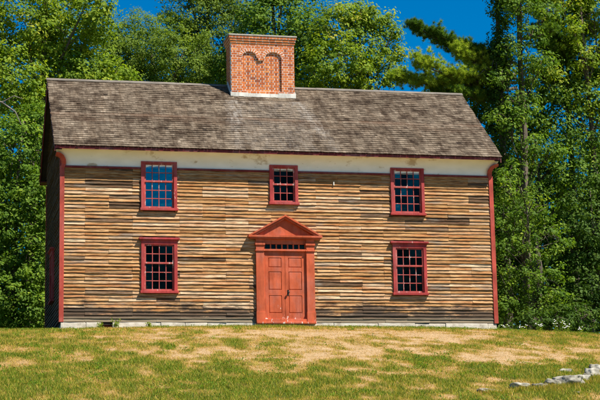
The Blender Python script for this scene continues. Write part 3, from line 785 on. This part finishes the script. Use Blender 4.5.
def trunk_mesh(lobes, base, clumps, r0, seed, lean=0, twigs=60):
    rs = random.Random(seed); mb = MB(); B = Vector(base)
    top = max(l[2] for l in lobes)-base[2]; cx = sum(l[0] for l in lobes)/len(lobes)-base[0]; cy = sum(l[1] for l in lobes)/len(lobes)-base[1]
    pts = []; rad = []; n = 9
    for i in range(n):
        u = i/(n-1); pts.append(Vector((cx*u**1.3+rs.uniform(-.12, .12)*min(1, i), cy*u**1.3+rs.uniform(-.1, .1)*min(1, i), -.3+(top+.3)*u))); rad.append(r0*(1.25 if i == 0 else 1)*(1-.85*u)+.012)
    mb.tube(pts, rad, 9)
    ends = []
    for l in lobes:
        c = Vector(l[:3])-B; u = max(.12, min(.8, (c.z-l[5]*.9)/top*.85)); k = u*(n-1); i = min(n-2, int(k)); s = pts[i].lerp(pts[i+1], k-i)
        e = c+Vector((rs.uniform(-.2, .2), rs.uniform(-.2, .2), l[5]*.35)); mid = s.lerp(e, .5)+Vector((rs.uniform(-.2, .2), rs.uniform(-.2, .2), -.15*(e-s).length*.3))
        q = r0*.42*(1-u*.5); mb.tube([s, s.lerp(mid, .5), mid, mid.lerp(e, .5)+Vector((0, 0, .05)), e], [q, q*.85, q*.65, q*.45, .012], 6)
        ends.append((mid, e))
    for j in rs.sample(range(len(clumps)), min(twigs, len(clumps))):
        c = Vector(clumps[j]); m, e = min(ends, key=lambda q: (q[1]-c).length); s = m.lerp(e, rs.uniform(.1, .9))
        mb.tube([s, s.lerp(c, .5)+Vector((rs.uniform(-.12, .12), rs.uniform(-.12, .12), rs.uniform(-.05, .12))), c], [.02, .014, .005], 4)
    return mb

def tree(name, label, cat, base_x, base_y, lobes, leafmat, lai=330, leaf=.12, clump=.42, r0=.2, seed=1, bark='bark', group=None, twigs=60, **kw):
    base = (base_x, base_y, float(gz(base_x, base_y))-.02)
    t = empty(name, base); tag(t, label, cat, group)
    me, cc = crown_mesh('crown', lobes, base, lai, leaf, clump, seed, **kw)
    link('crown' if 'tree' in name else 'foliage', me, t, M[leafmat])
    trunk_mesh(lobes, base, cc, r0, seed, twigs=twigs).build('trunk' if 'tree' in name else 'stem', M[bark], t, smooth=True)
    return t
TREES = 'trees around the house'
def dead_branch(t):
    b = t.location; mb = MB()
    P0 = [(-1.9, 8.9, 8.7), (-1.4, 8.7, 8.55), (-.95, 8.6, 8.2), (-.75, 8.55, 7.75)]
    mb.tube([Vector(p)-b for p in P0], [.05, .04, .028, .012], 6); mb.tube([Vector(P0[1])-b, Vector((-1.0, 8.5, 8.75))-b, Vector((-.7, 8.5, 8.65))-b], [.03, .02, .008], 5)
    mb.build('dead_branch', M['ridge'], t)
tree('deciduous_tree', 'tall bright yellow-green broadleaf tree above the left end of the roof', 'tree', -.3, 13, [(-0.43, 13, 12.84, 1.71, 1.36, 1.51), (1.44, 14, 12.61, 1.64, 1.24, 1.38), (2.03, 12, 12.9, 0.91, 0.82, 1.03), (-1.01, 12, 10.28, 1.33, 1.18, 1.31), (1.48, 13, 10.75, 1.53, 1.07, 1.19), (-0.01, 14, 14.98, 2.14, 1.03, 1.14), (-2.39, 13, 11.77, 1.49, 1.34, 2.16), (0.23, 14, 9.57, 1.15, 1.03, 1.19), (3.0, 14, 10.6, 1.0, .9, 1.0)], 'leaf_bright', seed=1, r0=.26, group=TREES, lai=400, clump=.38, leaf=.125)
dead_branch_tree = tree('deciduous_tree', 'leafy young tree filling the left edge down to the grass beside the house', 'tree', -.95, 10, [(-0.88, 10, 7.13, 1.2, 1.08, 1.25), (-0.36, 9.5, 5.24, 0.91, 0.82, 1.15), (-1.19, 10, 4.23, 1.19, 1.07, 1.44), (-0.35, 9.3, 3.01, 0.83, 0.75, 1.2), (-1.08, 9.5, 1.69, 1.17, 1.05, 1.26), (-2.26, 10, 5.65, 1.19, 1.07, 2.17), (-2.2, 10, 2.09, 1.17, 1.05, 1.77), (-0.23, 10.5, 8.18, 0.79, 0.71, 0.89), (-0.13, 9.2, 1.25, 0.62, 0.56, 0.83), (.5, 10.5, 5.5, .9, .8, 2.2), (.4, 10.2, 2.2, .8, .8, 1.6)], 'leaf_mid', seed=2, r0=.12, leaf=.115, clump=.33, lai=420, group=TREES)
dead_branch(dead_branch_tree)
tree('deciduous_tree', 'fine-leaved olive-green tree with a rounded top left of the chimney', 'tree', 4.87, 17, [(4.4, 17, 13.0, 1.5, 1.28, 1.6), (6.08, 16, 12.25, 1.41, 1.27, 1.6), (5.31, 17, 11.37, 2.0, 0.92, 1.02), (3.57, 17, 12.41, 1.08, 0.97, 1.27), (5.2, 17.5, 10.5, 1.8, 1.2, 1.2)], 'leaf_olive', seed=3, leaf=.085, clump=.34, lai=640, per=50, group=TREES)
tree('deciduous_tree', 'tall fine-leaved tree rising out of the picture behind the chimney\'s left side', 'tree', 8.03, 20, [(7.05, 20, 15.6, 1.43, 1.29, 1.46), (8.46, 20, 14.17, 1.52, 1.37, 1.82), (7.73, 20, 17.19, 1.98, 1.16, 1.29), (9.51, 20, 16.27, 1.54, 1.24, 1.38), (6.76, 21, 14.37, 1.16, 1.04, 1.38), (8.0, 20.5, 12.2, 1.7, 1.2, 1.3)], 'leaf_olive', seed=4, leaf=.09, clump=.36, lai=560, per=44, r0=.28, group=TREES)
tree('deciduous_tree', 'dark green broadleaf tree directly behind the chimney top', 'tree', 9.77, 15, [(10.87, 15, 11.76, 1.27, 1.06, 1.18), (9.78, 15, 13.82, 1.6, 1.3, 1.45), (10.83, 14, 13.0, 1.09, 0.98, 1.34), (10.23, 15, 15.55, 1.86, 0.93, 1.03), (8.79, 15, 12.09, 1.33, 1.2, 1.43), (7.98, 16, 11.56, 1.0, 0.9, 1.02), (9.7, 15.5, 11, 1.5, 1, 1.3)], 'leaf_mid', seed=5, r0=.24, lai=380, leaf=.12, group=TREES)
tree('deciduous_tree', 'yellow-green maple with a ragged right edge against blue sky right of the chimney', 'tree', 11.91, 13, [(12.08, 13, 13.1, 1.25, 0.9, 1.0), (11.5, 12, 11.41, 1.46, 1.02, 1.13), (13.13, 13, 12.15, 1.0, 0.9, 1.08), (13.42, 13, 13.5, 0.8, 0.6, 0.6), (12.65, 13.5, 13.9, 1.0, 0.53, 0.5), (14.16, 13, 13.03, 0.33, 0.3, 0.5), (14.4, 13.3, 12.3, 0.34, 0.3, 0.55), (13.94, 13, 11.28, 0.6, 0.4, 0.45), (12.6, 13, 10.9, 1.0, 0.52, 0.5), (11.2, 13, 10.44, 1.64, 0.59, 0.65), (13.3, 13, 10.2, 1.4, .5, .35)], 'leaf_bright', seed=6, clump=.32, lai=400, leaf=.115, r0=.2, group=TREES, twigs=90)
tree('deciduous_tree', 'yellow-green broadleaf tree at the upper right picture corner', 'tree', 22.55, 12, [(22.4, 12, 13.88, 1.06, 0.85, 0.94), (23.43, 12, 11.98, 1.24, 1.12, 1.62), (22.56, 12, 10.36, 1.13, 0.9, 1.0), (23.59, 12, 14.75, 1.52, 1.16, 1.29), (21.19, 11, 12.95, 0.52, 0.47, 0.58), (20.7, 11.5, 14.6, 1.2, .8, .7), (19.6, 11.5, 11.2, .9, .7, .7), (20.9, 11.6, 10.6, 1.0, .8, .7), (21.6, 11.4, 11.9, .6, .5, .7)], 'leaf_bright', seed=7, clump=.34, lai=240, leaf=.12, r0=.18, group=TREES)
tree('deciduous_tree', 'dense mid-green tree crowding the right end of the roof', 'tree', 19.6, 12, [(19.51, 12, 9.67, 1.11, 0.82, 0.91), (20.6, 12, 9.22, 1.2, 0.89, 0.99), (22.13, 12, 8.93, 1.22, 1.1, 1.25), (18.68, 12, 8.1, 1.02, 0.92, 1.22), (19.83, 12, 7.48, 1.45, 1.03, 1.14), (21.51, 12, 6.87, 1.46, 1.25, 1.39), (18.75, 12, 9.65, 0.68, 0.61, 0.9), (17.78, 13, 10.35, 0.68, 0.61, 0.83), (17.16, 13, 10.75, 0.9, 0.5, 0.5), (16.2, 13, 10.45, .8, .5, .42), (17.5, 12.6, 9.3, .8, .6, .7), (17.6, 12.6, 8.0, .8, .6, .8), (18.6, 12, 5.8, .9, .8, 1.3), (20.4, 12, 10.6, .9, .7, .7), (21.6, 12, 10.4, .8, .7, .6)], 'leaf_mid', seed=8, clump=.36, lai=300, leaf=.12, r0=.2, group=TREES, bark='barkl', twigs=120)
tree('deciduous_tree', 'small pale-leaved understory tree beside the right corner of the house', 'tree', 17.55, 7, [(17.46, 7, 4.99, 0.93, 0.73, 0.81), (18.02, 7, 3.86, 1.01, 0.79, 0.88), (16.91, 7, 2.9, 0.99, 0.89, 1.02), (17.78, 6.6, 2.06, 1.07, 0.72, 0.8), (16.39, 7, 1.52, 0.68, 0.61, 0.94), (16.53, 7.3, 4.03, 0.69, 0.62, 0.96), (17.14, 7, 1.31, 0.91, 0.65, 0.72), (16.6, 7.2, 5.6, .5, .5, .8)], 'leaf_mid', seed=9, clump=.28, lai=260, leaf=.095, r0=.07, bark='barkl', group=TREES, twigs=90)
tree('shrub', 'dark leafy shrub thicket at the right edge beyond the lawn', 'shrub', 20.33, 9, [(20.55, 9, 4.74, 1.22, 1.1, 1.39), (20.99, 9, 2.54, 1.38, 1.24, 1.45), (19.89, 9, 1.55, 1.13, 0.81, 0.9), (21.76, 9, 6.0, 1.07, 0.96, 1.33), (19.84, 9, 3.66, 0.81, 0.73, 1.15)], 'leaf_dark', seed=10, clump=.34, lai=320, leaf=.12, r0=.1)
tree('shrub', 'dark low shrub behind the white flowers at the lower right', 'shrub', 17.6, 4.2, [(17.2, 4.2, .55, .9, .6, .5), (18.3, 4.6, .6, .8, .6, .7), (16.2, 4.5, .5, .7, .5, .6)], 'leaf_dark', seed=12, clump=.2, lai=420, leaf=.08, r0=.03, twigs=30)
tree('shrub', 'small green bush at the right picture edge where the lawn ends', 'shrub', 18.2, 1.6, [(18.1, 1.6, .1, .55, .5, .55), (18.8, 1.8, .2, .6, .5, .6)], 'leaf_mid', seed=13, clump=.2, lai=500, leaf=.08, r0=.03, twigs=30)
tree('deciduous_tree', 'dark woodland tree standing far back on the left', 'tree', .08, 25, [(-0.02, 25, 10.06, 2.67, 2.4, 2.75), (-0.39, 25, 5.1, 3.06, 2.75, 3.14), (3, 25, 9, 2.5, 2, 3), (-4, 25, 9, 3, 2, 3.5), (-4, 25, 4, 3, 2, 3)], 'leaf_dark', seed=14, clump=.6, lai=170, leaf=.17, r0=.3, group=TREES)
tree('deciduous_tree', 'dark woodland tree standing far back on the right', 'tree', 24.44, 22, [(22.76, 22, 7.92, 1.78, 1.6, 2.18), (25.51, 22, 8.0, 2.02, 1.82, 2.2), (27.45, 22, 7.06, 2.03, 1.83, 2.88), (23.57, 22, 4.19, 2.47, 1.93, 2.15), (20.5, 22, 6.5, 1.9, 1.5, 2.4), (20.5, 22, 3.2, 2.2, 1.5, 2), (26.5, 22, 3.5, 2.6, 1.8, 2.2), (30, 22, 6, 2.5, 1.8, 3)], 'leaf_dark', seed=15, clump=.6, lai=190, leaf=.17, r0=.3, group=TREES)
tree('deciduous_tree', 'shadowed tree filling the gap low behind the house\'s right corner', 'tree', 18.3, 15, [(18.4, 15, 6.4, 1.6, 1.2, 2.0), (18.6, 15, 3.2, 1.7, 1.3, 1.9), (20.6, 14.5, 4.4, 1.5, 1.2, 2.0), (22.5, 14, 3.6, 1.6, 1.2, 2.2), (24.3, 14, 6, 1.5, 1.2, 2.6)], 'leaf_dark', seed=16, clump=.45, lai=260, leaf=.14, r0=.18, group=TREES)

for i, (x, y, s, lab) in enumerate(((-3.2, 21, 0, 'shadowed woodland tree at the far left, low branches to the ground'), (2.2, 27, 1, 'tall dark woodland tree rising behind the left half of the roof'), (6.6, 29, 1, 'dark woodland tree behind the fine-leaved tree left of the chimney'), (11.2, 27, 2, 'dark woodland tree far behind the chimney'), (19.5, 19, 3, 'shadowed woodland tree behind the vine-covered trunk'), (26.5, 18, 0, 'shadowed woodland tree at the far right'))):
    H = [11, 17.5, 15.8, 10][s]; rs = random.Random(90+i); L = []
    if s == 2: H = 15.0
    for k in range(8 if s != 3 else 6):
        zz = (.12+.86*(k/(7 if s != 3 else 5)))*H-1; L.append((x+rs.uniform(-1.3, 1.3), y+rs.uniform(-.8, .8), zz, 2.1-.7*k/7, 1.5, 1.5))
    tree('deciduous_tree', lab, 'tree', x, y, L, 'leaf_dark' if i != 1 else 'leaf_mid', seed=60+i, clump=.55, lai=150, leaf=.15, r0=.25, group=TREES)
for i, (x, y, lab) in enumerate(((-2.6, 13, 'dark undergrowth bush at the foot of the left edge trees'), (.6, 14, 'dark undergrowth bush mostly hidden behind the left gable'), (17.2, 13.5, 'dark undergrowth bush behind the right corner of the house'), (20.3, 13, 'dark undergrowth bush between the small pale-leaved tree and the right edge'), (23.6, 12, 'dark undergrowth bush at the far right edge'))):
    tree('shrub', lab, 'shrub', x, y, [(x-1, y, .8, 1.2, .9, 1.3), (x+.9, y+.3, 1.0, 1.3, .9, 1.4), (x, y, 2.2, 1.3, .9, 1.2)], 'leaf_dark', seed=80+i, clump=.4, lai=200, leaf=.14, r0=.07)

# vine-covered trunk
def vine():
    base = (17.3, 10, float(gz(17.3, 10))); t = empty('vine_covered_tree', base); tag(t, 'narrow dark tree trunk wrapped in hanging vines just right of the roof', 'tree', TREES)
    lob = [(17.67, 10, 13.22, 0.38, 0.34, 0.98), (17.66, 10, 12.01, 0.42, 0.4, 0.89), (17.53, 10, 10.73, 0.45, 0.4, 0.96), (17.5, 10, 9.42, 0.5, 0.45, 1.03), (17.41, 10, 8.04, 0.5, 0.45, 1.1), (17.43, 10, 6.47, 0.5, 0.45, 1.18), (17.74, 10, 14.85, 0.4, 0.34, 0.99), (17.4, 10, 4.6, .5, .45, 1.1), (17.3, 10, 2.6, .5, .45, 1.2), (17.6, 9.8, 14, .5, .4, .8), (17.5, 9.8, 11.3, .5, .35, .8)]
    me, cc = crown_mesh('vine_foliage', lob, base, 560, .1, .22, 17, droop=.9); link('vine_foliage', me, t, M['leaf_dark'])
    mb = MB(); rs = random.Random(3); pts = [Vector((.18+.1*i*.1+rs.uniform(-.03, .03), rs.uniform(-.03, .03), -.3+i*1.6)) for i in range(11)]
    mb.tube(pts, [.2-.014*i for i in range(11)], 9)
    for k in range(16):
        a = rs.uniform(0, 6.28); z0 = rs.uniform(2, 12); p = Vector((.1, 0, z0)); mb.tube([p, p+Vector((math.cos(a)*.5, math.sin(a)*.4, .3)), p+Vector((math.cos(a)*1.1, math.sin(a)*.8, -.2))], [.03, .02, .006], 5)
    mb.build('trunk', M['bark'], t, smooth=True)
vine()
tree('deciduous_tree', 'thin bare-trunked tree with sparse light leaves beside the vine-covered trunk', 'tree', 18.0, 9.2, [(18.1, 9, 13.2, .75, .6, .8), (18.5, 9, 12.0, .55, .5, .55), (17.7, 9, 11.4, .5, .45, .5), (18.5, 9.3, 10.4, .6, .5, .5), (18.0, 9, 9.2, .7, .5, .6), (18.4, 9.2, 7.6, .55, .5, .6), (17.6, 9, 6.6, .5, .45, .6), (18.3, 9, 14.6, .8, .6, .8), (17.4, 8.9, 8.6, .8, .6, .5), (18.9, 8.9, 7.4, .8, .6, .5), (17.3, 8.8, 5.0, .9, .6, .6), (18.8, 8.8, 10.9, .8, .5, .45), (19.2, 9, 13.0, .7, .5, .4), (17.2, 9, 10.3, .6, .5, .4)], 'leaf_mid', seed=18, clump=.32, lai=280, leaf=.11, r0=.06, bark='bark', group=TREES, per=18, twigs=110)

# pines: trunk, boughs with tufts of needles
def pine(label, bx, by, trunk_top, boughs, seed, r0=.2, tuft=46):
    base = (bx, by, float(gz(bx, by))); t = empty('pine_tree', base); tag(t, label, 'tree', TREES)
    rs = random.Random(seed); rn = np.random.default_rng(seed); mb = MB(); B = Vector(base)
    n = 10; pts = [Vector((bx, by, base[2]-.3)).lerp(Vector(trunk_top), i/(n-1))-B+Vector((rs.uniform(-.06, .06), rs.uniform(-.06, .06), 0)) for i in range(n)]
    mb.tube(pts, [r0*(1-.8*i/(n-1))+.01 for i in range(n)], 9)
    tips = []; tn = []
    for (s, e, spread, thick, dens, br) in boughs:
        s = Vector(s)-B; e = Vector(e)-B; L = (e-s).length; d = (e-s).normalized(); side = d.cross(Vector((0, 0, 1))).normalized()
        line = [s.lerp(e, k/6)+Vector((0, 0, -.10*L*math.sin(math.pi*k/6)*.6)) for k in range(7)]
        mb.tube(line, [.06*(1-.8*k/6)+.008 for k in range(7)], 6)
        for k in range(int(dens*L)):
            u = rs.uniform(.15, 1.02); i = min(5, int(u*6)); p = line[i].lerp(line[i+1], min(1, u*6-i))
            sp = spread*math.sin(math.pi*min(1, .12+u*.80))*rs.uniform(.3, 1); sg = rs.choice([-1, 1])
            q = p+side*sg*sp*rs.uniform(.4, 1)+d*sp*.55+Vector((rs.uniform(-.1, .1), rs.uniform(-.1, .1), abs(rs.gauss(0, thick))+.04))
            mb.tube([p, p.lerp(q, .5)+Vector((0, 0, -.03)), q], [.014, .009, .004], 4)
            for j in range(9):
                c = p.lerp(q, rs.uniform(.35, 1.05))+Vector((rs.gauss(0, .1), rs.gauss(0, .1), rs.gauss(.02, thick*.7))); tips.append(c); tn.append(br)
    tips = np.array([c[:] for c in tips]); nT = len(tips); ti = np.repeat(np.arange(nT), tuft); m = len(ti)
    dr = rn.normal(size=(m, 3))+np.array([0, 0, .7]); dr /= np.linalg.norm(dr, axis=1, keepdims=True)
    a = np.cross(dr, rn.normal(size=(m, 3))); a /= np.linalg.norm(a, axis=1, keepdims=True)
    l = rn.uniform(.08, .17, m)[:, None]; P0 = tips[ti]+rn.normal(0, .02, (m, 3)); V = np.stack([P0-a*.008, P0+a*.008, P0+dr*l], 1).reshape(-1, 3)
    tone = np.clip(np.array(tn)[ti]+rn.normal(0, .1, nT)[ti]+rn.normal(0, .1, m), 0, 1)
    link('crown', npmesh('crown', V, np.arange(3*m).reshape(-1, 3), {'tone': np.repeat(tone, 3)}), t, M['needle'])
    mb.build('trunk', M['bark'], t, smooth=True)
pine('white pine with long level boughs reaching left over the right end of the roof', 18.7, 11, (18.95, 11.2, 15.5), [
    ((18.6, 11, 11.4), (14.15, 10.2, 12.5), 1.0, .08, 20, .3),
    ((18.6, 11, 10.9), (15.2, 10, 12.1), .8, .1, 16, .35),
    ((18.6, 11, 10.8), (13.3, 10, 10.3), .9, .16, 18, .82),
    ((18.6, 11, 10.6), (14.2, 9.6, 10.8), .9, .17, 18, .88),
    ((18.6, 11, 10.9), (15.7, 9.8, 11.4), .8, .2, 20, .92),
    ((18.6, 11, 10.4), (14.9, 10.5, 10.0), .6, .1, 12, .4),
    ((18.7, 11, 9.9), (15.6, 9.8, 9.8), .6, .1, 10, .5),
    ((18.9, 11, 13.6), (19.9, 10, 13.9), .6, .2, 16, .75), ((18.9, 11, 13.2), (17.9, 10.2, 14.1), .5, .15, 10, .5),
    ((18.9, 11, 12.4), (20.0, 10.2, 12.6), .5, .15, 12, .5), ((18.9, 11, 14.6), (20.4, 10.2, 15.0), .6, .2, 12, .6), ((18.9, 11, 14.6), (17.4, 10.2, 15.2), .6, .2, 12, .6)], 31, r0=.24)
pine('upright pine with dense tufted boughs and blue sky behind, upper right', 21.54, 13, (21.6, 13, 15.6), [
    ((21.5, 13, 11.6), (20.2, 12, 12.4), .7, .22, 26, .45), ((21.5, 13, 11.4), (22.9, 12.2, 12.1), .7, .22, 26, .5),
    ((21.5, 13, 12.3), (20.6, 12.2, 13.1), .6, .22, 26, .55), ((21.5, 13, 12.4), (22.5, 12.2, 13.2), .6, .22, 24, .7),
    ((21.5, 13, 13.2), (20.1, 12.2, 14.0), .7, .25, 26, .75), ((21.5, 13, 13.4), (22.4, 12.2, 14.3), .6, .2, 20, .6),
    ((21.5, 13, 11.0), (20.0, 12.2, 11.3), .6, .2, 22, .3), ((21.5, 13, 11.1), (22.6, 12, 11.1), .6, .2, 22, .35), ((21.5, 13, 12), (21.5, 11.6, 12.6), .6, .3, 30, .6),
    ((21.5, 13, 14.2), (20.5, 12.2, 15.2), .7, .2, 22, .6), ((21.5, 13, 14.2), (22.8, 12.2, 15.2), .7, .2, 22, .6)], 32, r0=.2)

# the wood goes on to both sides of the view
src = {o['label']: o for o in bpy.data.objects if 'label' in o and o.parent is None}
def again(key, dx, dy, rz, label):
    o = next(v for k, v in src.items() if key in k); c = copy_tree(o); c.location = (o.location.x+dx, o.location.y+dy, float(gz(o.location.x+dx, o.location.y+dy))-.02); c.rotation_euler = (0, 0, rz); c['label'] = label
again('shadowed woodland tree at the far right', 5.5, 1, 2, 'woodland tree beyond the right picture edge, nearer of the two outermost')
again('dark green broadleaf tree', 19.5, -1, 1.2, 'broad tree beyond the right picture edge beside the yellow-green corner tree')
again('dense mid-green tree', 13.5, 2.5, .8, 'woodland tree farthest out beyond the right picture edge')
again('shadowed woodland tree at the far left', -4.5, -1, 1, 'woodland tree beyond the left picture edge')
again('leafy young tree filling', -4.5, 1.5, 2.5, 'leafy young tree just outside the left picture edge')

# plants by the foundation and flowers at the crest
def weed(label, x, y, h, n, seed, name='weed_plant', flowers=0, group=None):
    z = float(gz(x, y)); t = empty(name, (x, y, z)); tag(t, label, 'plant', group)
    rn = np.random.default_rng(seed); mb = MB(); P_ = []; tops = []
    for i in range(n):
        a = rn.uniform(0, 6.28); l = h*rn.uniform(.6, 1.05); e = Vector((math.cos(a)*l*.45, math.sin(a)*l*.45, l)); mb.tube([(0, 0, -.02), e*.5+Vector((0, 0, .03)), e], [.005, .004, .002], 4)
        tops.append(e)
        for k in range(9): u = rn.uniform(.2, 1); P_.append(np.array(e)*u+rn.normal(0, .03, 3))
    P_ = np.array(P_); m = len(P_)
    V = leafcards(P_, rn.normal(0, .5, (m, 3))+[0, 0, .7], rn.uniform(.04, .08, m), rn.uniform(.02, .04, m), rn)
    link('leaves', npmesh('leaves', V, np.arange(4*m).reshape(-1, 4), {'tone': np.repeat(rn.uniform(.3, .9, m), 4)}), t, M['leaf_bright'])
    mb.build('stem', M['leaf_mid'], t)
    if flowers:
        for i in range(flowers):
            fb = MB()
            c = tops[i % len(tops)]+Vector((rn.uniform(-.05, .05), rn.uniform(-.05, .05), rn.uniform(0, .05))); ring = []
            fb.tone = .9
            for k in range(8):
                a = k*math.pi/4; d = Vector((math.cos(a), math.sin(a)*.7, .35*math.sin(a)-.2)); sd = Vector((-math.sin(a), math.cos(a), 0))*.01
                fb.f.append([fb.vert(c), fb.vert(c+d*.02+sd), fb.vert(c+d*.036), fb.vert(c+d*.02-sd)])
            fb.build('flower', M['petal'], t)
    return t
weed('leafy weed at the left side of the dark foundation gap', 1.15, -.12, .2, 7, 1)
weed('taller leafy weed at the right side of the dark foundation gap', 1.62, -.12, .32, 9, 2)
weed('low spreading weed under the lower left window', 2.6, -.1, .14, 7, 3)
FL = ['white-flowered plant, leftmost of those at the lawn crest', 'small white-flowered plant, second from the left at the lawn crest', 'white-flowered plant in the middle of the row at the lawn crest', 'tallest white-flowered plant at the lawn crest', 'white-flowered plant, second from the right at the lawn crest', 'white-flowered plant, rightmost at the lawn crest']
for i, (x, h) in enumerate(((13.9, .16), (14.5, .16), (15.0, .2), (15.65, .34), (15.95, .26), (16.4, .18))):
    weed(FL[i], x, .6+.1*(i % 2), h+.1, 8, 40+i, 'flowering_plant', 10 if i in (0, 1, 5) else 15, 'white-flowered plants at the lawn crest')
